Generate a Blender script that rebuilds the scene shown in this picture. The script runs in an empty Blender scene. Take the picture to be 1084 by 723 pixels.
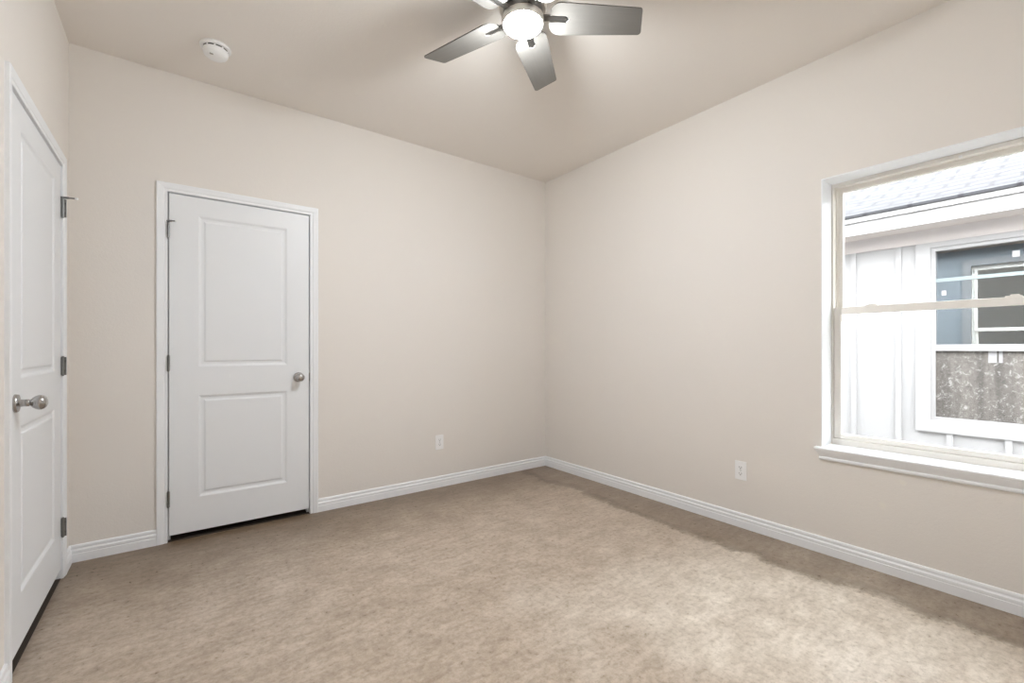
import bpy, bmesh, math, random
from mathutils import Vector, Matrix
random.seed(4)
PI = math.pi
scene = bpy.context.scene
C = scene.collection

# ------------------------------------------------------------------ camera
F_PX, HORIZON, YAW, CAM_Z = 475.14, 368.98, 0.64136, 1.1308
cam_data = bpy.data.cameras.new('camera')
cam = bpy.data.objects.new('camera', cam_data)
C.objects.link(cam)
cam.location = (0, 0, CAM_Z)
cam.rotation_euler = (PI / 2, 0, -YAW)
cam_data.sensor_fit = 'HORIZONTAL'
cam_data.sensor_width = 36.0
cam_data.lens = 36.0 * F_PX / 1084.0
cam_data.shift_y = (HORIZON - 361.5) / 1084.0
cam_data.clip_start = 0.02
cam_data.clip_end = 200
scene.camera = cam

# ------------------------------------------------------------------ light and exposure
SKY_STRENGTH = 18.0
LAMP_STRENGTH = 125.0           # frosted lens
BULB_POWER = 34.0                # bulb inside it
world = bpy.data.worlds.new('world')
scene.world = world
world.use_nodes = True
wn = world.node_tree.nodes
wn['Background'].inputs[0].default_value = (0.96, 0.975, 1.0, 1)
wn['Background'].inputs[1].default_value = SKY_STRENGTH
vs = scene.view_settings
vs.view_transform = 'Standard'
vs.look = 'None'
vs.exposure = 0.12
vs.gamma = 1.0
vs.use_curve_mapping = False
scene.cycles.max_bounces = 14
scene.cycles.diffuse_bounces = 9
scene.cycles.glossy_bounces = 5
scene.cycles.transparent_max_bounces = 12
scene.cycles.use_denoising = True

# ------------------------------------------------------------------ room dimensions (metres)
XB, YA, XL, YF, H = 2.8667, 3.2966, -0.4564, -0.227, 2.743
WT = 0.115                      # interior partition thickness
WO = 0.215                      # outside wall thickness
WIN = (0.072, 0.969, 0.586, 2.070)   # window opening: y0, y1, z0, z1
REC = 0.135                     # depth of the white window return

# ------------------------------------------------------------------ materials
def srgb(r, g, b):
    f = lambda c: (c / 255 / 12.92) if c / 255 <= 0.04045 else ((c / 255 + 0.055) / 1.055) ** 2.4
    return (f(r), f(g), f(b), 1)

def mat(name, col, rough=0.5, metal=0.0, spec=0.5):
    m = bpy.data.materials.new(name)
    m.use_nodes = True
    b = m.node_tree.nodes['Principled BSDF']
    b.inputs['Base Color'].default_value = col if len(col) == 4 else (*col, 1)
    b.inputs['Roughness'].default_value = rough
    b.inputs['Metallic'].default_value = metal
    b.inputs['Specular IOR Level'].default_value = spec
    return m

class NT:
    def __init__(s, m):
        s.t = m.node_tree
        s.b = s.t.nodes['Principled BSDF'] if 'Principled BSDF' in s.t.nodes else None
    def n(s, kind, **kw):
        o = s.t.nodes.new(kind)
        for k, v in kw.items():
            if k.startswith('i_'):
                key = k[2:].replace('_', ' ')
                o.inputs[key].default_value = v
            else:
                setattr(o, k, v)
        return o
    def l(s, a, b):
        s.t.links.new(a, b)
    def math(s, op, a, b=None, clamp=False):
        o = s.t.nodes.new('ShaderNodeMath'); o.operation = op; o.use_clamp = clamp
        for i, v in enumerate((a, b)):
            if v is None: continue
            if isinstance(v, (int, float)): o.inputs[i].default_value = v
            else: s.l(v, o.inputs[i])
        return o.outputs[0]
    def ramp(s, v, p0, p1, c0=(0, 0, 0, 1), c1=(1, 1, 1, 1)):
        if p0 > p1: p0, p1, c0, c1 = p1, p0, c1, c0
        o = s.t.nodes.new('ShaderNodeValToRGB')
        e = o.color_ramp.elements
        e[0].position, e[1].position = p0, p1
        e[0].color, e[1].color = c0, c1
        s.l(v, o.inputs[0]); return o.outputs[0]
    def mix(s, f, a, b, mode='MIX'):
        o = s.t.nodes.new('ShaderNodeMix'); o.data_type = 'RGBA'; o.blend_type = mode
        for i, v in ((0, f), (6, a), (7, b)):
            if isinstance(v, (int, float)): o.inputs[i].default_value = v
            elif isinstance(v, tuple): o.inputs[i].default_value = v
            else: s.l(v, o.inputs[i])
        return o.outputs[2]
    def noise(s, vec, scale, detail=2, rough=0.5, dist=0):
        o = s.n('ShaderNodeTexNoise')
        o.inputs['Scale'].default_value = scale; o.inputs['Detail'].default_value = detail
        o.inputs['Roughness'].default_value = rough; o.inputs['Distortion'].default_value = dist
        if vec is not None: s.l(vec, o.inputs['Vector'])
        return o.outputs[0]
    def bump(s, h, strength, dist=0.002):
        o = s.n('ShaderNodeBump'); o.inputs['Strength'].default_value = strength
        o.inputs['Distance'].default_value = dist
        s.l(h, o.inputs['Height']); s.l(o.outputs[0], s.b.inputs['Normal'])

def paint(name, col, scuffs=()):
    m = mat(name, col, 0.85, 0, 0.25)
    t = NT(m)
    co = t.n('ShaderNodeTexCoord').outputs['Object']
    n1 = t.noise(co, 170, 2, 0.6)
    n2 = t.noise(co, 60, 2, 0.6)
    t.bump(t.math('ADD', n1, n2), 0.35, 0.0015)
    c = tuple(x * 0.97 for x in col[:3]) + (1,)
    base = t.mix(t.noise(co, 1.2, 3), c, tuple(col))
    for (x, y, z, r) in scuffs:                      # filler spots on the paint
        d = t.n('ShaderNodeVectorMath', operation='DISTANCE'); d.inputs[1].default_value = (x, y, z)
        t.l(co, d.inputs[0])
        k = t.math('ADD', d.outputs['Value'], t.math('MULTIPLY', t.math('SUBTRACT', t.noise(co, 120), 0.5), r))
        base = t.mix(t.ramp(k, r * 0.5, r), (0.80, 0.77, 0.71, 1), base)
    t.l(base, t.b.inputs['Base Color'])
    return m

WALL_C = (0.785, 0.752, 0.712, 1)
M_wall = paint('wall_paint', WALL_C)
M_wallB = paint('wall_paint_window_side', WALL_C, [(XB, 0.62, 0.47, 0.018), (XB, 0.70, 0.335, 0.02)])
M_ceil = paint('ceiling_paint', (0.84, 0.805, 0.765, 1))
M_trim = mat('white_trim_paint', (0.855, 0.875, 0.90), 0.38, 0, 0.45)
M_door = mat('white_door_paint', (0.81, 0.832, 0.855), 0.42, 0, 0.4)
M_vinyl = mat('almond_vinyl', (0.85, 0.83, 0.785), 0.4, 0, 0.4)
M_white = mat('white_plastic', (0.88, 0.885, 0.89), 0.35)
M_dark = mat('dark_slot', (0.03, 0.03, 0.03), 0.7)
M_nickel = mat('satin_nickel', (0.46, 0.45, 0.44), 0.24, 1.0)
M_nickel2 = mat('brushed_nickel', (0.74, 0.715, 0.68), 0.42, 1.0)
M_steel = mat('dull_steel', (0.25, 0.25, 0.245), 0.36, 1.0)

def wood_silver(name):
    m = mat(name, (0.16, 0.15, 0.13), 0.5, 0, 0.3)
    t = NT(m)
    co = t.n('ShaderNodeTexCoord').outputs['Object']
    mp = t.n('ShaderNodeMapping'); mp.inputs['Scale'].default_value = (6, 90, 6); t.l(co, mp.inputs[0])
    t.l(t.mix(t.noise(mp.outputs[0], 1, 3), (0.160, 0.151, 0.138, 1), (0.19, 0.18, 0.165, 1)), t.b.inputs['Base Color'])
    return m
M_blade = wood_silver('silver_fan_blade')

def emit(name, col, s):
    m = bpy.data.materials.new(name); m.use_nodes = True
    nt = m.node_tree; nt.nodes.clear()
    e = nt.nodes.new('ShaderNodeEmission'); e.inputs[0].default_value = (*col, 1); e.inputs[1].default_value = s
    o = nt.nodes.new('ShaderNodeOutputMaterial'); nt.links.new(e.outputs[0], o.inputs[0])
    return m
def frosted(name, col, s):
    m = emit(name, col, s)
    nt = m.node_tree
    e, o = nt.nodes['Emission'], nt.nodes['Material Output']
    tr = nt.nodes.new('ShaderNodeBsdfTransparent'); ad = nt.nodes.new('ShaderNodeAddShader')
    nt.links.new(e.outputs[0], ad.inputs[0]); nt.links.new(tr.outputs[0], ad.inputs[1]); nt.links.new(ad.outputs[0], o.inputs[0])
    return m
M_lens = frosted('lit_lamp_lens', (0.94, 0.985, 1.06), LAMP_STRENGTH)

def glass(name, tint=(1, 1, 1), refl=1.0, extra=0.0, rough=0.0):
    m = bpy.data.materials.new(name); m.use_nodes = True
    nt = m.node_tree; nt.nodes.clear()
    tr = nt.nodes.new('ShaderNodeBsdfTransparent'); tr.inputs[0].default_value = (*tint, 1)
    gl = nt.nodes.new('ShaderNodeBsdfGlossy'); gl.inputs['Roughness'].default_value = rough
    fr = nt.nodes.new('ShaderNodeFresnel'); fr.inputs[0].default_value = 1.45
    ma = nt.nodes.new('ShaderNodeMath'); ma.operation = 'MULTIPLY_ADD'; ma.use_clamp = True
    ma.inputs[1].default_value = refl; ma.inputs[2].default_value = extra
    nt.links.new(fr.outputs[0], ma.inputs[0])
    mx = nt.nodes.new('ShaderNodeMixShader')
    nt.links.new(ma.outputs[0], mx.inputs[0]); nt.links.new(tr.outputs[0], mx.inputs[1]); nt.links.new(gl.outputs[0], mx.inputs[2])
    o = nt.nodes.new('ShaderNodeOutputMaterial'); nt.links.new(mx.outputs[0], o.inputs[0])
    return m
M_glass = glass('window_glass', (0.97, 0.98, 0.98), 0.6)
M_glass_far = glass('coated_glass', (0.62, 0.70, 0.74), 1.0, 0.30)

def floor_material():
    m = mat('stained_concrete', (0.35, 0.28, 0.22), 0.3, 0, 0.5)
    t = NT(m)
    co = t.n('ShaderNodeTexCoord').outputs['Object']
    sx = t.n('ShaderNodeSeparateXYZ'); t.l(co, sx.inputs[0])
    X, Y = sx.outputs[0], sx.outputs[1]
    big = t.noise(co, 0.9, 4, 0.5, 0.4)
    mid = t.noise(co, 6.0, 5, 0.6, 0.0)
    fine = t.noise(co, 42, 5, 0.68, 0.2)
    grain = t.noise(co, 130, 3, 0.7)
    mp = t.n('ShaderNodeMapping'); mp.inputs['Rotation'].default_value = (0, 0, math.radians(-24))
    mp.inputs['Scale'].default_value = (9, 30, 1); t.l(co, mp.inputs[0])
    strokes = t.noise(mp.outputs[0], 1, 5, 0.62, 0.35)         # short trowel strokes
    mul = lambda f, c, k: t.mix(f, c, t.mix(1.0, c, (*k, 1), 'MULTIPLY'))
    # window light painted in: a paler area towards the window, ragged outline
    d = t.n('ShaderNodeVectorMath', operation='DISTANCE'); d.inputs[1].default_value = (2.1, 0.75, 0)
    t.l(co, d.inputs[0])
    window_glow = t.ramp(t.math('ADD', d.outputs['Value'], t.math('MULTIPLY', t.math('SUBTRACT', big, 0.5), 2.2)), 3.0, 0.3)
    window_glow = t.math('ADD', t.math('MULTIPLY', window_glow, 0.85), t.math('MULTIPLY', t.math('SUBTRACT', mid, 0.5), 0.5), clamp=True)
    c = t.mix(window_glow, (0.56, 0.475, 0.39, 1), (0.83, 0.77, 0.68, 1))
    c = mul(t.ramp(mid, 0.78, 0.18), c, (0.66, 0.625, 0.585))
    c = mul(t.ramp(strokes, 0.60, 0.25), c, (0.77, 0.74, 0.70))
    c = mul(t.ramp(fine, 0.54, 0.28), c, (0.70, 0.67, 0.63))
    c = t.mix(t.math('MULTIPLY', t.ramp(fine, 0.55, 0.80), 0.22), c, (0.86, 0.80, 0.72, 1))
    c = mul(t.ramp(grain, 0.44, 0.26), c, (0.72, 0.69, 0.65))
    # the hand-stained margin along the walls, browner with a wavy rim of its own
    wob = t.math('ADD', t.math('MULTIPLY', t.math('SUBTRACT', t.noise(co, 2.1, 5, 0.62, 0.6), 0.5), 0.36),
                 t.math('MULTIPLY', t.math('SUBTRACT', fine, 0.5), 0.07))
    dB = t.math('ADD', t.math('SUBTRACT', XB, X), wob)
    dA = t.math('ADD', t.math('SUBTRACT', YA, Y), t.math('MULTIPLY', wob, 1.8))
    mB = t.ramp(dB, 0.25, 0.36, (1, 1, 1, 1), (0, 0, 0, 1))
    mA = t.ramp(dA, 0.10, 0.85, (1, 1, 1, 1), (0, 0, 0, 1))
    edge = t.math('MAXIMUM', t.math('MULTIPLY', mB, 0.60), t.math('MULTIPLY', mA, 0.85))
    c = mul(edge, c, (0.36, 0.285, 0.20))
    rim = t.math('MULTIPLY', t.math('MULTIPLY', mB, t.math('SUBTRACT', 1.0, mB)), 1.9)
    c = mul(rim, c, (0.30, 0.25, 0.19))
    t.l(c, t.b.inputs['Base Color'])
    t.l(t.ramp(fine, 0.1, 0.9, (0.22, 0.22, 0.22, 1), (0.40, 0.40, 0.40, 1)), t.b.inputs['Roughness'])
    t.bump(fine, 0.10, 0.003)
    return m
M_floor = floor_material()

def siding(name, col):
    m = mat(name, col, 0.7, 0, 0.3)
    t = NT(m)
    co = t.n('ShaderNodeTexCoord').outputs['Object']
    t.bump(t.noise(co, 40, 3), 0.1, 0.002)
    return m
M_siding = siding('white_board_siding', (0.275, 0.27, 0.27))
M_soffit_far = siding('pale_soffit_paint', (0.42, 0.385, 0.37))
M_blue = siding('blue_grey_siding', (0.20, 0.225, 0.245))
M_soffit = siding('brown_soffit', (0.22, 0.17, 0.13))

def shingles():
    m = mat('grey_shingles', (0.45, 0.45, 0.48), 0.9, 0, 0.2)
    t = NT(m)
    co = t.n('ShaderNodeTexCoord').outputs['Object']
    mp = t.n('ShaderNodeMapping'); mp.inputs['Rotation'].default_value = (0, 0, PI / 2); t.l(co, mp.inputs[0])
    br = t.n('ShaderNodeTexBrick')
    br.inputs['Scale'].default_value = 1.0
    br.inputs['Color1'].default_value = (0.033, 0.0335, 0.0365, 1)
    br.inputs['Color2'].default_value = (0.028, 0.0285, 0.031, 1)
    br.inputs['Mortar'].default_value = (0.008, 0.008, 0.010, 1)
    br.inputs['Mortar Size'].default_value = 0.016
    br.inputs['Brick Width'].default_value = 0.30
    br.inputs['Row Height'].default_value = 0.13
    t.l(mp.outputs[0], br.inputs[0])
    g = t.noise(co, 60, 3, 0.7)
    t.l(t.mix(t.math('MULTIPLY', g, 0.5), br.outputs['Color'], (0.037, 0.037, 0.040, 1)), t.b.inputs['Base Color'])
    t.bump(br.outputs['Fac'], -0.5, 0.01)
    return m
M_shingle = shingles()

def screen_material():  # brown streaks and speckle paint a reflection into the screen
    m = mat('insect_screen_reflection', (0.2, 0.18, 0.16), 0.8)
    t = NT(m)
    co = t.n('ShaderNodeTexCoord').outputs['Object']
    mp = t.n('ShaderNodeMapping'); mp.inputs['Scale'].default_value = (1, 9, 0.5); t.l(co, mp.inputs[0])
    st = t.noise(mp.outputs[0], 1.3, 3, 0.6)
    sp = t.noise(co, 26, 5, 0.8, 1.2)
    c = t.mix(t.ramp(st, 0.35, 0.65), (0.052, 0.046, 0.041, 1), (0.105, 0.094, 0.084, 1))
    c = t.mix(t.ramp(sp, 0.54, 0.66), c, (0.26, 0.25, 0.24, 1))
    c = t.mix(t.ramp(sp, 0.44, 0.30), c, (0.030, 0.028, 0.026, 1))
    t.l(c, t.b.inputs['Base Color'])
    return m
M_screen = screen_material()
M_room_far = mat('dim_interior', (0.20, 0.235, 0.26), 0.8)
M_ground = siding('outside_gravel', (0.30, 0.28, 0.25))
M_sticker_glint = mat('white_sticker_and_glint', (0.24, 0.235, 0.24), 0.6)
M_pale_bar = mat('pale_teal_bar', (0.18, 0.215, 0.22), 0.4)

# ------------------------------------------------------------------ mesh helpers
class MB:
    def __init__(s): s.v = []; s.f = []
    def add(s, vs, fs):
        k = len(s.v); s.v += [tuple(v) for v in vs]; s.f += [tuple(i + k for i in f) for f in fs]; return s
    def box(s, x0, x1, y0, y1, z0, z1, T=None):
        p = [(x, y, z) for x in (x0, x1) for y in (y0, y1) for z in (z0, z1)]
        if T: p = [T(*q) for q in p]
        return s.add(p, [(0, 1, 3, 2), (4, 6, 7, 5), (0, 4, 5, 1), (2, 3, 7, 6), (0, 2, 6, 4), (1, 5, 7, 3)])
    def lathe(s, prof, T, seg=40):
        """prof: list of (r, h); T(a, b, h) maps plane coords to world"""
        vs, fs, n = [], [], len(prof)
        for k in range(seg):
            a = 2 * PI * k / seg
            for r, h in prof: vs.append(T(r * math.cos(a), r * math.sin(a), h))
        for k in range(seg):
            q = (k + 1) % seg
            for i in range(n - 1):
                fs.append((k * n + i, q * n + i, q * n + i + 1, k * n + i + 1))
        fs.append(tuple(k * n for k in range(seg)))
        fs.append(tuple(k * n + n - 1 for k in range(seg)))
        return s.add(vs, fs)
    def sweep(s, stations):
        """stations: list of closed profiles (same count); joins them and caps the ends"""
        vs, fs, n = [], [], len(stations[0])
        for st in stations: vs += st
        for k in range(len(stations) - 1):
            for i in range(n):
                j = (i + 1) % n
                fs.append((k * n + i, k * n + j, (k + 1) * n + j, (k + 1) * n + i))
        fs.append(tuple(range(n)))
        fs.append(tuple((len(stations) - 1) * n + i for i in range(n)))
        return s.add(vs, fs)
    def rod(s, a, b, r, seg=12):
        a, b = Vector(a), Vector(b); d = (b - a).normalized()
        u = d.orthogonal().normalized(); w = d.cross(u)
        L = (b - a).length
        return s.lathe([(r, 0), (r, L)], lambda p, q, h: tuple(a + u * p + w * q + d * h), seg)

def base_of(o):
    p = Vector((0, 0, 0))
    while o is not None: p += Vector(o.location); o = o.parent
    return p

def obj(name, mb, m, parent=None, smooth=False, bevel=0.0, seg=2, origin=None):
    me = bpy.data.meshes.new(name)
    org = base_of(parent) if parent else Vector(origin or (0, 0, 0))
    me.from_pydata([tuple(Vector(v) - org) for v in mb.v], [], mb.f)
    bm = bmesh.new(); bm.from_mesh(me)
    bmesh.ops.recalc_face_normals(bm, faces=bm.faces)
    bm.to_mesh(me); bm.free()
    me.materials.append(m)
    o = bpy.data.objects.new(name, me); C.objects.link(o)
    if parent: o.parent = parent
    elif origin: o.location = origin
    if smooth:
        for p in me.polygons: p.use_smooth = True
        md = o.modifiers.new('edges', 'EDGE_SPLIT'); md.split_angle = math.radians(38)
    if bevel:
        md = o.modifiers.new('bevel', 'BEVEL'); md.width = bevel; md.segments = seg
        md.limit_method = 'ANGLE'; md.angle_limit = math.radians(40)
    return o

def tag(o, label=None, cat=None, group=None, kind=None):
    if label: o['label'] = label
    if cat: o['category'] = cat
    if group: o['group'] = group
    if kind: o['kind'] = kind
    return o

def empty(name, loc):
    o = bpy.data.objects.new(name, None); C.objects.link(o); o.location = loc
    o.empty_display_size = 0.1
    return o

def struct(name, mb, m, label, cat, **kw):
    return tag(obj(name, mb, m, **kw), label, cat, kind='structure')

def wall_pieces(mb, T, u0, u1, n0, n1, z0, z1, hole=None):
    if not hole: return mb.box(u0, u1, n0, n1, z0, z1, T)
    a, b, c, d = hole
    mb.box(u0, a, n0, n1, z0, z1, T); mb.box(b, u1, n0, n1, z0, z1, T)
    mb.box(a, b, n0, n1, d, z1, T)
    if c > z0: mb.box(a, b, n0, n1, z0, c, T)
    return mb

# wall frames: u runs along the wall, n points into the room
TA = lambda u, n, z: (u, YA - n, z)
TB = lambda u, n, z: (XB - n, u, z)
TL = lambda u, n, z: (XL + n, u, z)
TF = lambda u, n, z: (u, YF + n, z)

# ------------------------------------------------------------------ room shell
GAP, JT, REV, CW = 0.006, 0.018, 0.0015, 0.050
DOOR_A = (-0.037, 0.7245)
DOOR_L = (2.246, 3.086)
DZ_A, DZ_L = (0.037, 2.039), (0.050, 2.024)
def hole_of(d, dz): return (d[0] - GAP - JT, d[1] + GAP + JT, 0.0, dz[1] + GAP + JT)

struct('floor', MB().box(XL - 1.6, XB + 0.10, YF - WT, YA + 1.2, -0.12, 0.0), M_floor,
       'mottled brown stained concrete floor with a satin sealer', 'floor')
struct('ceiling', MB().box(XL - 1.6, XB + WO, YF - WT, YA + 1.2, H, H + 0.15), M_ceil,
       'plain beige painted ceiling carrying the fan', 'ceiling')
struct('wall_back', wall_pieces(MB(), TA, XL, XB, -WT, 0, 0, H, hole_of(DOOR_A, DZ_A)), M_wall,
       'beige textured wall holding the closet door with knob on the right', 'wall')
struct('wall_left', wall_pieces(MB(), TL, YF - WT, YA + WT, -WT, 0, 0, H, hole_of(DOOR_L, DZ_L)), M_wall,
       'beige wall holding the door seen edge on', 'wall')
struct('wall_right', wall_pieces(MB(), TB, YF - WT, YA + WT, -WO, 0, 0, H, WIN), M_wallB,
       'beige textured wall with the window in it', 'wall')
struct('wall_front', MB().box(XL, XB, YF - WT, YF, 0, H), M_wall,
       'beige wall behind the viewer', 'wall')
# the dark closet and hall behind the two shut doors
def shell(T, u0, u1, depth):
    mb = MB()
    mb.box(u0, u1, -WT - depth - 0.05, -WT - depth, 0, H, T)
    mb.box(u0, u0 + 0.05, -WT - depth, -WT, 0, H, T)
    mb.box(u1 - 0.05, u1, -WT - depth, -WT, 0, H, T)
    return mb
struct('wall_closet', shell(TA, DOOR_A[0] - 0.35, DOOR_A[1] + 0.35, 0.7), M_wall, 'closet walls shut away behind the closet door', 'wall')
struct('wall_hall', shell(TL, DOOR_L[0] - 0.35, DOOR_L[1] + 0.15, 0.9), M_wall, 'hall walls shut away behind the door seen edge on', 'wall')

# dark floor beyond the doors; it paints in shade under the closet door
M_dkfloor_shade = mat('dark_floor_gap_shade', (0.050, 0.038, 0.029), 0.8)
def beyond(T, d, depth): return MB().box(d[0] - GAP + 0.0002, d[1] + GAP - 0.0002, -WT - depth, -0.001, 0.0, 0.002, T)
struct('floor_closet_shade', beyond(TA, DOOR_A, 0.6), M_dkfloor_shade, 'dark floor strip painting the shade in the gap under the closet door', 'floor')
struct('floor_hall', beyond(TL, DOOR_L, 0.8), M_dkfloor_shade, 'dark floor showing in the gap under the door seen edge on', 'floor')

# baseboards
BB = [(0, 0), (0.014, 0), (0.014, 0.043), (0.0120, 0.0455), (0.0120, 0.0475), (0.0135, 0.050), (0.0135, 0.061),
      (0.0100, 0.066), (0.0085, 0.069), (0.0085, 0.0725), (0.0100, 0.0745), (0.0100, 0.082), (0.0075, 0.088), (0.0045, 0.090), (0, 0.090)]
def baseboard(name, T, u0, u1, label, m0=0, m1=0):
    """m0, m1: 1 mitres that end into an inside corner"""
    a = [T(u0 + (n if m0 else 0), n, z) for n, z in BB]
    b = [T(u1 - (n if m1 else 0), n, z) for n, z in BB]
    return struct(name, MB().sweep([a, b]), M_trim, label, 'baseboard')
CA0, CA1 = DOOR_A[0] - GAP - REV - CW, DOOR_A[1] + GAP + REV + CW
CL0, CL1 = DOOR_L[0] - GAP - REV - CW, DOOR_L[1] + GAP + REV + CW
baseboard('baseboard_back', TA, XL, CA0, 'short white baseboard between the room corner and the closet casing', 1, 0)
baseboard('baseboard_back', TA, CA1, XB, 'white baseboard from the closet casing to the far corner, under one outlet', 0, 1)
baseboard('baseboard_right', TB, YF, YA, 'long white baseboard along the wall under the window', 1, 1)
baseboard('baseboard_left', TL, YF, CL0, 'white baseboard on the near side of the door seen edge on', 1, 0)
baseboard('baseboard_left', TL, CL1, YA, 'tiny white baseboard stub between door casing and corner', 0, 1)
baseboard('baseboard_front', TF, XL, XB, 'white baseboard behind the viewer', 1, 1)

# ------------------------------------------------------------------ doors
CAS = [(0, 0), (0, 0.0085), (0.003, 0.0105), (0.011, 0.0105), (0.014, 0.0090), (0.018, 0.0100), (0.022, 0.0130), (0.030, 0.0145),
       (0.043, 0.0158), (0.050, 0.0172), (0.057, 0.0172), (0.060, 0.0150), (0.060, 0)]
CAS = [(w * CW / 0.060, n * 0.84) for w, n in CAS]

def leaf_mesh(T, u0, u1, z0, z1, panels, depth=0.035):
    """moulded two-panel door leaf; panels share the same u range"""
    mb = MB()
    pu0, pu1 = panels[0][0], panels[0][1]
    q = lambda a, b, c, d: mb.add([T(a, 0, c), T(b, 0, c), T(b, 0, d), T(a, 0, d)], [(0, 1, 2, 3)])
    ps = sorted(panels, key=lambda p: p[2])
    zs = [z0] + [z for p in ps for z in (p[2], p[3])] + [z1]
    for i in range(len(zs) - 1):
        q(u0, pu0, zs[i], zs[i + 1]); q(pu1, u1, zs[i], zs[i + 1])
    for i in range(0, len(zs) - 1, 2): q(pu0, pu1, zs[i], zs[i + 1])
    rings = [(0, 0), (0.006, -0.0025), (0.011, -0.0065), (0.016, -0.0085), (0.026, -0.0085), (0.031, -0.0070), (0.0345, -0.0030), (0.040, -0.0022)]
    for (a, b, c, d) in panels:
        vs, fs = [], []
        for ins, n in rings:
            vs += [T(a + ins, n, c + ins), T(b - ins, n, c + ins), T(b - ins, n, d - ins), T(a + ins, n, d - ins)]
        for k in range(len(rings) - 1):
            for i in range(4):
                j = (i + 1) % 4
                fs.append((k * 4 + i, k * 4 + j, k * 4 + 4 + j, k * 4 + 4 + i))
        k = (len(rings) - 1) * 4
        fs.append((k, k + 1, k + 2, k + 3))
        mb.add(vs, fs)
    # edges and back, sharing the outline of the front
    us, n1 = (u0, u1), -depth
    mb.add([T(u0, n1, z0), T(u1, n1, z0), T(u1, n1, z1), T(u0, n1, z1)], [(3, 2, 1, 0)])
    mb.add([T(u0, 0, z0), T(u1, 0, z0), T(u1, n1, z0), T(u0, n1, z0)], [(0, 1, 2, 3)])
    mb.add([T(u0, 0, z1), T(u1, 0, z1), T(u1, n1, z1), T(u0, n1, z1)], [(0, 1, 2, 3)])
    for u in us:
        mb.add([T(u, 0, z0), T(u, 0, z1), T(u, n1, z1), T(u, n1, z0)], [(0, 1, 2, 3)])
    return mb

def weld(o):
    bm = bmesh.new(); bm.from_mesh(o.data)
    bmesh.ops.remove_doubles(bm, verts=bm.verts, dist=1e-5)
    bmesh.ops.recalc_face_normals(bm, faces=bm.faces)
    bm.to_mesh(o.data); bm.free()

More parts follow.
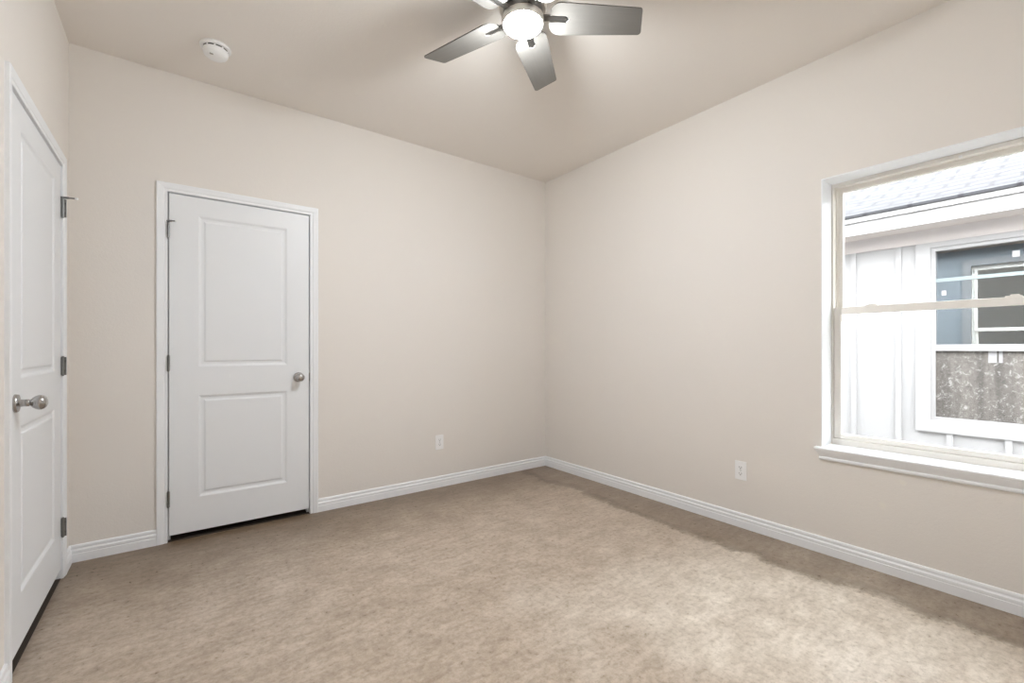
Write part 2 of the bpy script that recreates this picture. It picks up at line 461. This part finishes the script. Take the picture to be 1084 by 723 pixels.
def make_door(name, T, d, dz, hinge_low, label, stop_dir):
    u0, u1 = d
    DZ0, DZ1 = dz
    root = empty(name, T((u0 + u1) / 2, 0, 0))
    tag(root, label, 'door', kind='structure')
    # jamb with its stop
    jb = MB()
    a, b, zt = u0 - GAP, u1 + GAP, DZ1 + GAP
    for (s0, s1) in ((a - JT, a), (b, b + JT)): jb.box(s0, s1, -WT, 0.0, 0, zt, T)
    jb.box(a - JT, b + JT, -WT, 0.0, zt, zt + JT, T)
    jb.box(a, a + 0.012, -0.072, -0.0375, 0, zt, T); jb.box(b - 0.012, b, -0.072, -0.0375, 0, zt, T)
    jb.box(a + 0.012, b - 0.012, -0.072, -0.0375, zt - 0.012, zt, T)
    obj('jamb', jb, M_trim, root)
    # mitred casing
    ia, ib, iz = a - REV, b + REV, zt + REV
    st = [[T(ia - w, n, 0) for w, n in CAS], [T(ia - w, n, iz + w) for w, n in CAS],
          [T(ib + w, n, iz + w) for w, n in CAS], [T(ib + w, n, 0) for w, n in CAS]]
    obj('casing', MB().sweep(st), M_trim, root)
    lo = 0.141
    pan = [(u0 + lo, u1 - 0.134, 0.238, 0.850), (u0 + lo, u1 - 0.134, 1.022, 1.930)]
    lf = obj('door_panel', leaf_mesh(T, u0, u1, DZ0, DZ1, pan), M_door, root); weld(lf)
    # knob
    kz = 0.938
    ku = u1 - 0.066 if hinge_low else u0 + 0.062
    K = lambda p, q, h: T(ku + p, h, kz + q)
    kn = obj('knob', MB().lathe([(0.004, 0.026), (0.0125, 0.027), (0.0125, 0.034), (0.0105, 0.037), (0.0125, 0.040), (0.0185, 0.045), (0.0235, 0.052),
             (0.0262, 0.060), (0.0262, 0.066), (0.0235, 0.073), (0.0170, 0.079), (0.008, 0.082), (0.001, 0.0825)], K, 40), M_nickel, root, smooth=True)
    obj('rosette', MB().lathe([(0.001, 0.0002), (0.0325, 0.0002), (0.0325, 0.006), (0.030, 0.0095), (0.017, 0.011), (0.0135, 0.014), (0.0125, 0.022), (0.0125, 0.0285), (0.001, 0.0285)], K, 40), M_nickel, kn, smooth=True)
    # latch plate in the gap beside the knob
    lu = (u1 + 0.0006, u1 + GAP - 0.0004) if hinge_low else (u0 - GAP + 0.0004, u0 - 0.0006)
    obj('latch_plate', MB().box(lu[0], lu[1], -0.026, 0.0015, kz - 0.028, kz + 0.028, T), M_steel, root)
    # hinges
    hu = (u0 - GAP / 2) if hinge_low else (u1 + GAP / 2)
    sg = -1 if hinge_low else 1          # towards the casing
    for i, hz in enumerate((0.252, 1.045, 1.822)):
        P = lambda p, q, h: T(hu + p, 0.0075 + q, hz + h)
        prof = [(0.001, -0.049), (0.004, -0.049), (0.0045, -0.0455), (0.0068, -0.0445)]
        for k in range(-2, 3):
            z = k * 0.0178
            prof += [(0.0068, z - 0.0082), (0.0068, z + 0.0082)]
            if k < 2: prof += [(0.0056, z + 0.0084), (0.0056, z + 0.0094)]
        prof += [(0.0068, 0.0445), (0.0045, 0.0455), (0.004, 0.049), (0.001, 0.049)]
        hg = obj('hinge', MB().lathe(prof, P, 16), M_steel, root, smooth=True)
        pu = sorted((hu + sg * 0.0045, hu + sg * 0.0064))
        obj('hinge_plate', MB().box(pu[0], pu[1], 0.0, 0.0195, hz - 0.0445, hz + 0.0445, T), M_steel, hg)
        sc = MB()
        for dz in (-0.024, 0.024):
            s0 = hu + sg * 0.0046
            sc.lathe([(0.0005, 0), (0.0042, 0), (0.0036, 0.0012), (0.0005, 0.0012)],
                     lambda p, q, h, dz=dz, s0=s0: T(s0 - sg * h, 0.0125 + p, hz + dz + q), 12)
        obj('screw', sc, M_dark, hg)
        if i == 2:                       # hinge-pin door stop
            du, dn = stop_dir
            P0 = Vector(T(hu, 0.0075, hz + 0.0515)); P1 = Vector(T(hu + du * 0.45, 0.0075 + dn * 0.45, hz + 0.0500)); P2 = Vector(T(hu + du, 0.0075 + dn, hz + 0.047))
            ds = obj('door_stop', MB().lathe([(0.001, -0.003), (0.0085, -0.003), (0.0085, 0.003), (0.001, 0.003)],
                     lambda p, q, h: T(hu + p, 0.0075 + q, hz + 0.0515 + h), 20).rod(P0, P1, 0.0055).rod(P1, P2, 0.0038), M_steel, root, smooth=True)
            dd = (P2 - P1).normalized()
            tag(obj('bumper', MB().rod(P2 - dd * 0.001, P2 + dd * 0.008, 0.0055, 16), M_white, ds, smooth=True), 'white rubber bumper tip')
    return root

make_door('door_1', TL, DOOR_L, DZ_L, False, 'white two-panel door with egg knob at its near edge, seen edge on', (-0.030, 0.050))
make_door('door_2', TA, DOOR_A, DZ_A, True, 'white two-panel closet door facing the room, round knob on its right', (0.035, 0.045))

# ------------------------------------------------------------------ window in the right wall
y0, y1, z0, z1 = WIN
win = tag(empty('window_1', (XB + REC, (y0 + y1) / 2, z0)), 'almond vinyl single-hung window looking out on the white neighbouring house', 'window', kind='structure')
lt = 0.004
mb = MB()
mb.box(XB - 0.0005, XB + REC, y1 - lt, y1, z0, z1); mb.box(XB - 0.0005, XB + REC, y0, y0 + lt, z0, z1)
mb.box(XB - 0.0005, XB + REC, y0 + lt, y1 - lt, z1 - lt, z1)
obj('jamb_liner', mb, M_trim, win)
xf = XB + REC
def ring(mb, xa, xb, ya, yb, za, zb, wl, wb, wtp):
    mb.box(xa, xb, ya, ya + wl, za, zb); mb.box(xa, xb, yb - wl, yb, za, zb)
    mb.box(xa, xb, ya + wl, yb - wl, za, za + wb); mb.box(xa, xb, ya + wl, yb - wl, zb - wtp, zb)
    return mb
fr = ring(MB(), xf, xf + 0.075, y0 + lt, y1 - lt, z0, z1 - lt, 0.010, 0.034, 0.020)
for s in (0, 1):                      # side tracks of the upper half
    yy = (y0 + lt + 0.010, y0 + lt + 0.020) if s == 0 else (y1 - lt - 0.020, y1 - lt - 0.010)
    fr.box(xf + 0.034, xf + 0.042, yy[0], yy[1], z0 + 0.034, z1 - lt - 0.020)
obj('window_frame', fr, M_vinyl, win, bevel=0.0015)
su = obj('upper_sash', ring(MB(), xf + 0.042, xf + 0.068, y0 + 0.020, y1 - 0.020, 1.328, z1 - 0.024, 0.027, 0.035, 0.027), M_vinyl, win, bevel=0.002)
tag(obj('pane', MB().box(xf + 0.053, xf + 0.057, y0 + 0.045, y1 - 0.045, 1.36, z1 - 0.049), M_glass, su), 'clear upper pane')
sl = obj('lower_sash', ring(MB(), xf + 0.004, xf + 0.032, y0 + 0.0165, y1 - 0.0165, z0 + 0.0365, 1.363, 0.032, 0.026, 0.038), M_vinyl, win, bevel=0.002)
tag(obj('pane', MB().box(xf + 0.016, xf + 0.020, y0 + 0.046, y1 - 0.046, z0 + 0.060, 1.328), M_glass, sl), 'clear lower pane')
for yc in (0.268, 0.782):
    lk = MB().box(xf + 0.006, xf + 0.030, yc - 0.026, yc + 0.026, 1.3632, 1.3690)
    lk.box(xf + 0.009, xf + 0.026, yc - 0.018, yc + 0.010, 1.3690, 1.3750)
    obj('tilt_latch', lk, M_vinyl, win, bevel=0.0015)
hk = MB().box(xf - 0.006, xf + 0.0005, 0.430, 0.442, z1 - 0.028, z1 - 0.018)
obj('blind_clip', hk, M_white, win, bevel=0.001)
# stool and cove apron
sp = [(REC - 0.0, 0.0), (-0.036, 0.0), (-0.040, -0.004), (-0.040, -0.011), (-0.036, -0.015), (REC, -0.015)]
mb = MB()
mb.box(XB - 0.0002, xf, y0 + 0.0002, y1 - 0.0002, z0, z0 + 0.0015)
tp = [(0.0002, 0.0015), (0.034, 0.0015), (0.038, -0.0015), (0.038, -0.0085), (0.035, -0.012), (0.0002, -0.012)]
mb.sweep([[(XB - n, y0 - 0.024, z0 + z) for n, z in tp], [(XB - n, y1 + 0.024, z0 + z) for n, z in tp]])
obj('window_sill', mb, M_trim, win)
ap = [(0.0002, -0.012), (0.032, -0.012), (0.031, -0.018), (0.025, -0.030), (0.018, -0.042), (0.014, -0.050), (0.016, -0.054), (0.016, -0.062), (0.012, -0.068), (0.0002, -0.068)]
obj('apron', MB().sweep([[(XB - n, y0 - 0.018 + (0.032 - n) * 0.7, z0 + z) for n, z in ap], [(XB - n, y1 + 0.018 - (0.032 - n) * 0.7, z0 + z) for n, z in ap]]), M_trim, win)

# ------------------------------------------------------------------ outside of this house
mb = wall_pieces(MB(), lambda u, n, z: (XB + WO + 0.02 - n, u, z), -3.0, 6.5, 0, 0.02, -0.35, 2.34, WIN)
struct('wall_outside', mb, M_blue, 'blue-grey siding on the outer face of the window wall', 'wall')
tw = 0.07
mb = MB()
xo = XB + WO + 0.02
mb.box(xo, xo + 0.02, y0 - tw, y0, z0 - tw, z1 + tw); mb.box(xo, xo + 0.02, y1, y1 + tw, z0 - tw, z1 + tw)
mb.box(xo, xo + 0.02, y0, y1, z0 - tw, z0); mb.box(xo, xo + 0.02, y0, y1, z1, z1 + tw)
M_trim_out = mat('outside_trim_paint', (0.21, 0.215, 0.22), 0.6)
struct('trim_1', mb, M_trim_out, 'white boards framing the window on the outer wall', 'trim')
mb = MB().box(xo, xo + 0.14, -3.0, 6.5, 2.26, 2.34)
struct('roof_overhang', mb, M_soffit, 'brown eave boards over the outer wall', 'eave')
struct('ground', MB().box(-4, 16, -14, 18, -0.45, -0.35), M_ground, 'gravelly strip of ground between the two houses', 'ground')

# ------------------------------------------------------------------ neighbouring house
XN = 5.15
nb = tag(empty('house', (XN, 1.0, -0.35)), 'white board-and-batten house with grey shingled roof beyond the window', 'house')
NW = (0.02, 0.93, 0.525, 1.985)       # window hole
TN = lambda u, n, z: (XN - n, u, z)
wl = wall_pieces(MB(), TN, -4.5, 7.5, -0.18, 0, -0.35, 2.30, NW)
wl.box(-4.5, -4.3, -7.0, -0.18, -0.35, 2.30, TN); wl.box(7.3, 7.5, -7.0, -0.18, -0.35, 2.30, TN); wl.box(-4.5, 7.5, -7.2, -7.0, -0.35, 2.30, TN)
obj('siding', wl, M_siding, nb)
FZ = 2.031
for c in [0.482 + 0.33 * k for k in range(-9, 18)]:
    lowc = -0.10 < c < 1.02
    top = 0.424 if lowc else FZ
    obj('batten', MB().box(c - 0.019, c + 0.019, 0.0, 0.014, -0.35, top, TN), M_siding, nb)
obj('frieze_board', MB().box(-4.5, 7.5, 0.0, 0.016, FZ, 2.147, TN), M_soffit_far, nb)
OV = 0.30
obj('soffit', MB().box(-4.6, 7.6, 0.0, OV - 0.02, 2.147, 2.160, TN), M_soffit_far, nb)
obj('fascia', MB().box(-4.6, 7.6, OV - 0.02, OV, 2.140, 2.250, TN), M_siding, nb)
obj('drip_edge', MB().box(-4.6, 7.6, OV - 0.015, OV + 0.022, 2.2515, 2.292, TN), M_siding, nb)
rf = MB()
x_e, z_e, sl_ = XN - OV - 0.035, 2.2935, 0.48
x_r = XN + 3.6
a = [(x_e, -4.7, z_e), (x_e, 7.7, z_e), (x_r, 7.7, z_e + sl_ * (x_r - x_e)), (x_r, -4.7, z_e + sl_ * (x_r - x_e))]
b = [(x, y, z + 0.022) for x, y, z in a]
rf.add(a + b, [(0, 1, 2, 3), (4, 5, 6, 7), (0, 1, 5, 4), (1, 2, 6, 5), (2, 3, 7, 6), (3, 0, 4, 7)])
x_f = 2 * x_r - x_e
a = [(x_r, -4.7, z_e + sl_ * (x_r - x_e)), (x_r, 7.7, z_e + sl_ * (x_r - x_e)), (x_f, 7.7, z_e), (x_f, -4.7, z_e)]
b = [(x, y, z + 0.022) for x, y, z in a]
rf.add(a + b, [(0, 1, 2, 3), (4, 5, 6, 7), (0, 1, 5, 4), (1, 2, 6, 5), (2, 3, 7, 6), (3, 0, 4, 7)])
obj('roof', rf, M_shingle, nb)
# its window
wy0, wy1, wz0, wz1 = NW
wt = MB()
wt.box(wy1, wy1 + 0.094, 0.0, 0.019, 0.425, FZ - 0.001, TN); wt.box(wy0 - 0.094, wy0, 0.0, 0.019, 0.425, FZ - 0.001, TN)
wt.box(wy0, wy1, 0.0, 0.019, 0.425, wz0, TN); wt.box(wy0, wy1, 0.0, 0.019, wz1, FZ - 0.001, TN)
obj('window_trim', wt, M_siding, nb)
nf = obj('window_frame', ring(MB(), XN - 0.004, XN + 0.09, wy0, wy1, wz0, wz1, 0.028, 0.028, 0.030).box(wy0 + 0.028, wy1 - 0.028, -0.03, 0.002, 1.112, 1.165, TN), M_siding, nb)
tag(obj('pane', MB().box(wy0 + 0.026, wy1 - 0.026, -0.034, -0.030, 1.163, wz1 - 0.028, TN), M_glass_far, nf), 'reflecting upper pane')
tag(obj('screen', MB().box(wy0 + 0.026, wy1 - 0.026, -0.022, -0.019, wz0 + 0.026, 1.114, TN), M_screen, nf), 'insect screen over the lower pane with a speckled brown reflection painted in')
tag(obj('pale_bar', MB().box(wy0 + 0.026, wy1 - 0.026, -0.0295, -0.014, 1.693, 1.722, TN), M_pale_bar, nf), 'pale teal bar across the upper pane')  # pale bar laid across the upper pane
st = MB().box(0.428, 0.467, -0.0298, -0.0286, 1.838, 1.886, TN)
tag(obj('mark', st, M_sticker_glint, nf), 'white sticker high on the pane')
st = MB().box(0.838, 0.868, -0.0298, -0.0286, 1.578, 1.620, TN)
tag(obj('mark', st, M_sticker_glint, nf), 'white sticker by the pane edge')
st = MB().box(0.547, 0.593, -0.0188, -0.0178, 1.018, 1.110, TN).box(0.516, 0.536, -0.0188, -0.0178, 1.018, 1.110, TN)  # sky reflection painted as two pale patches on the screen
tag(obj('mark', st, M_sticker_glint, nf), 'pale painted sky reflection on the screen under the middle rail')
obj('interior', MB().box(wy0 - 0.3, wy1 + 0.3, -1.2, -1.15, 0.2, 2.2, TN), M_room_far, nb)

# ------------------------------------------------------------------ ceiling fan
FX, FY, BZ, BR = 1.2055, 1.535, 2.570, 0.530
fan = tag(empty('ceiling_fan', (FX, FY, H)), 'five-bladed silver ceiling fan with a lit round lamp', 'ceiling fan')
Z = lambda p, q, h: (FX + p, FY + q, h)
obj('canopy', MB().lathe([(0.001, H - 0.0003), (0.078, H - 0.0003), (0.080, H - 0.012), (0.074, H - 0.030), (0.066, H - 0.042), (0.001, H - 0.042)], Z, 48), M_nickel2, fan, smooth=True)
obj('motor_housing', MB().lathe([(0.001, H - 0.0425), (0.066, H - 0.0425), (0.088, H - 0.054), (0.100, H - 0.072), (0.104, H - 0.095), (0.104, 2.606), (0.098, 2.594), (0.001, 2.594)], Z, 56), M_nickel2, fan, smooth=True)
obj('flywheel', MB().lathe([(0.001, 2.5935), (0.086, 2.5935), (0.086, 2.572), (0.001, 2.572)], Z, 48), M_steel, fan, smooth=True)
lk = obj('light_kit', MB().lathe([(0.001, 2.5715), (0.082, 2.5715), (0.090, 2.566), (0.0915, 2.556), (0.0905, 2.540), (0.0885, 2.536), (0.0835, 2.535), (0.0825, 2.541), (0.001, 2.541)], Z, 56), M_nickel2, fan, smooth=True)
tag(obj('lamp_lens', MB().lathe([(0.0800, 2.5408)] + [(0.0800 * math.cos(math.radians(a)) + 0.0005, 2.539 - 0.036 * math.sin(math.radians(a))) for a in range(0, 91, 9)], Z, 56), M_lens, lk, smooth=True), 'glowing white lamp lens')

bulb_data = bpy.data.lights.new('bulb', 'POINT')
bulb_data.energy = BULB_POWER; bulb_data.color = (0.94, 0.985, 1.0); bulb_data.shadow_soft_size = 0.07
bulb = bpy.data.objects.new('bulb', bulb_data); C.objects.link(bulb)
bulb.parent = fan; bulb.location = (0, 0, 2.512 - H)

def blade_outline():
    p = []
    def arc(cx, cy, r, a0, a1, n=8):
        for k in range(n + 1):
            a = math.radians(a0 + (a1 - a0) * k / n); p.append((cx + r * math.cos(a), cy + r * math.sin(a)))
    # along the clockwise edge outwards, round the slanted tip, back, and round the root with its slot
    arc(0.160, -0.034, 0.042, 180, 270)
    arc(BR - 0.033, -0.050, 0.014, -88, -12, 6)
    arc(BR - 0.008, 0.050, 0.014, -10, 86, 6)
    arc(0.172, 0.024, 0.055, 92, 180)
    p.extend([(0.117, 0.0155), (0.193, 0.0155), (0.202, 0.0), (0.188, -0.0145), (0.118, -0.0145)])
    return p
OUT = blade_outline()
PITCH = math.radians(12)
def blade_T(deg):
    a = math.radians(deg)
    R = Matrix.Translation((FX, FY, BZ)) @ Matrix.Rotation(a, 4, 'Z') @ Matrix.Rotation(-PITCH, 4, 'X')
    return R
def prism(out, za, zb):
    mb = MB(); n = len(out)
    vs = [(x, y, za) for x, y in out] + [(x, y, zb) for x, y in out]
    fs = [tuple(range(n)), tuple(range(n, 2 * n))] + [(i, (i + 1) % n, n + (i + 1) % n, n + i) for i in range(n)]
    return mb.add(vs, fs)
blade_me = iron_me = None
for k in range(5):
    R = Matrix.Translation((0, 0, BZ - H)) @ Matrix.Rotation(math.radians(-34.0 + 72 * k), 4, 'Z') @ Matrix.Rotation(-PITCH, 4, 'X')
    if blade_me is None:
        bo = obj('blade', prism(OUT, -0.003, 0.003), M_blade, bevel=0.0012)
        ib = prism([(0.072, -0.014), (0.150, -0.0105), (0.184, -0.0100), (0.196, 0.0), (0.188, 0.0110), (0.150, 0.0110), (0.072, 0.014)], -0.0015, 0.0065)
        ib.add(*[(q.v, q.f) for q in [prism([(0.120, -0.021), (0.212, -0.021), (0.218, 0.0), (0.212, 0.021), (0.120, 0.021)], 0.0066, 0.0100)]][0])
        io = obj('blade_iron', ib, M_steel)
        blade_me, iron_me = bo, io
    else:
        bo = blade_me.copy(); C.objects.link(bo)
        io = iron_me.copy(); C.objects.link(io)
    bo.parent = fan; bo.matrix_local = R
    io.parent = bo; io.matrix_local = Matrix.Identity(4)

# ------------------------------------------------------------------ smoke detector
SX, SY = 0.166, 2.870
sd = tag(empty('smoke_detector', (SX, SY, H)), 'round white smoke detector on the ceiling near the back wall', 'smoke detector')
S = lambda p, q, h: (SX + p, SY + q, H - h)
obj('base', MB().lathe([(0.001, 0.0003), (0.070, 0.0003), (0.072, 0.003), (0.072, 0.010), (0.069, 0.014), (0.058, 0.016), (0.001, 0.016)], S, 56), M_white, sd, smooth=True)
tag(obj('vent_slot', MB().lathe([(0.001, 0.0162), (0.0578, 0.0162), (0.0578, 0.0222), (0.001, 0.0196)], S, 56), M_dark, sd), 'dark vent gap')
for k in range(10):
    a = 2 * PI * k / 10 + 0.2
    c, s_ = math.cos(a), math.sin(a)
    pts = [(r * c - w * s_, r * s_ + w * c) for r, w in ((0.050, -0.004), (0.0592, -0.004), (0.0592, 0.004), (0.050, 0.004))]
    obj('rib', MB().add([S(x, y, h) for h in (0.0158, 0.0224) for x, y in pts], [(0, 1, 2, 3), (4, 5, 6, 7), (0, 1, 5, 4), (1, 2, 6, 5), (2, 3, 7, 6), (3, 0, 4, 7)]), M_white, sd)
obj('cover', MB().lathe([(0.001, 0.0223), (0.0582, 0.0223), (0.0585, 0.029), (0.0575, 0.040), (0.052, 0.050), (0.042, 0.0575), (0.022, 0.061), (0.001, 0.0615)], S, 56), M_white, sd, smooth=True)
tag(obj('test_button', MB().box(SX - 0.028, SX - 0.012, SY - 0.034, SY - 0.024, H - 0.0605, H - 0.0560), mat('grey_button', (0.32, 0.31, 0.29), 0.5), sd, bevel=0.001), 'small grey test button')

# ------------------------------------------------------------------ outlets
def outlet(T, u, z, label):
    o = tag(empty('wall_outlet', T(u, 0, z)), label, 'outlet', 'duplex outlets')
    obj('cover_plate', MB().box(u - 0.036, u + 0.036, 0.0002, 0.0055, z - 0.059, z + 0.059, T), M_white, o, bevel=0.002)
    for dz in (-0.0195, 0.0195):
        pts = [(0.0165 * math.cos(a) if abs(math.cos(a)) < 0.96 else 0.0158 * math.copysign(1, math.cos(a)), max(-0.0125, min(0.0125, 0.0165 * math.sin(a)))) for a in [2 * PI * k / 28 for k in range(28)]]
        m_ = MB(); n = len(pts)
        m_.add([T(u + p, 0.0056, z + dz + q) for p, q in pts] + [T(u + p, 0.0075, z + dz + q) for p, q in pts],
               [tuple(range(n)), tuple(range(n, 2 * n))] + [(i, (i + 1) % n, n + (i + 1) % n, n + i) for i in range(n)])
        r = obj('receptacle', m_, M_white, o)
        sl = MB().box(u - 0.0080, u - 0.0055, 0.0076, 0.0080, z + dz - 0.001, z + dz + 0.008, T)
        sl.box(u + 0.0055, u + 0.0080, 0.0076, 0.0080, z + dz - 0.001, z + dz + 0.007, T)
        sl.lathe([(0.0002, 0.0076), (0.003, 0.0076), (0.003, 0.0080), (0.0002, 0.0080)], lambda p, q, h, dz=dz: T(u + p, h, z + dz - 0.007 + q), 12)
        obj('slot', sl, M_dark, r)
    obj('screw', MB().lathe([(0.0002, 0.0056), (0.0032, 0.0056), (0.0026, 0.0068), (0.0002, 0.0068)], lambda p, q, h: T(u + p, h, z + q), 14), M_steel, o, smooth=True)
    return o
outlet(TA, 1.720, 0.366, 'white duplex outlet on the wall with the closet door')
outlet(TB, 1.412, 0.358, 'white duplex outlet on the window wall, left of the sill')
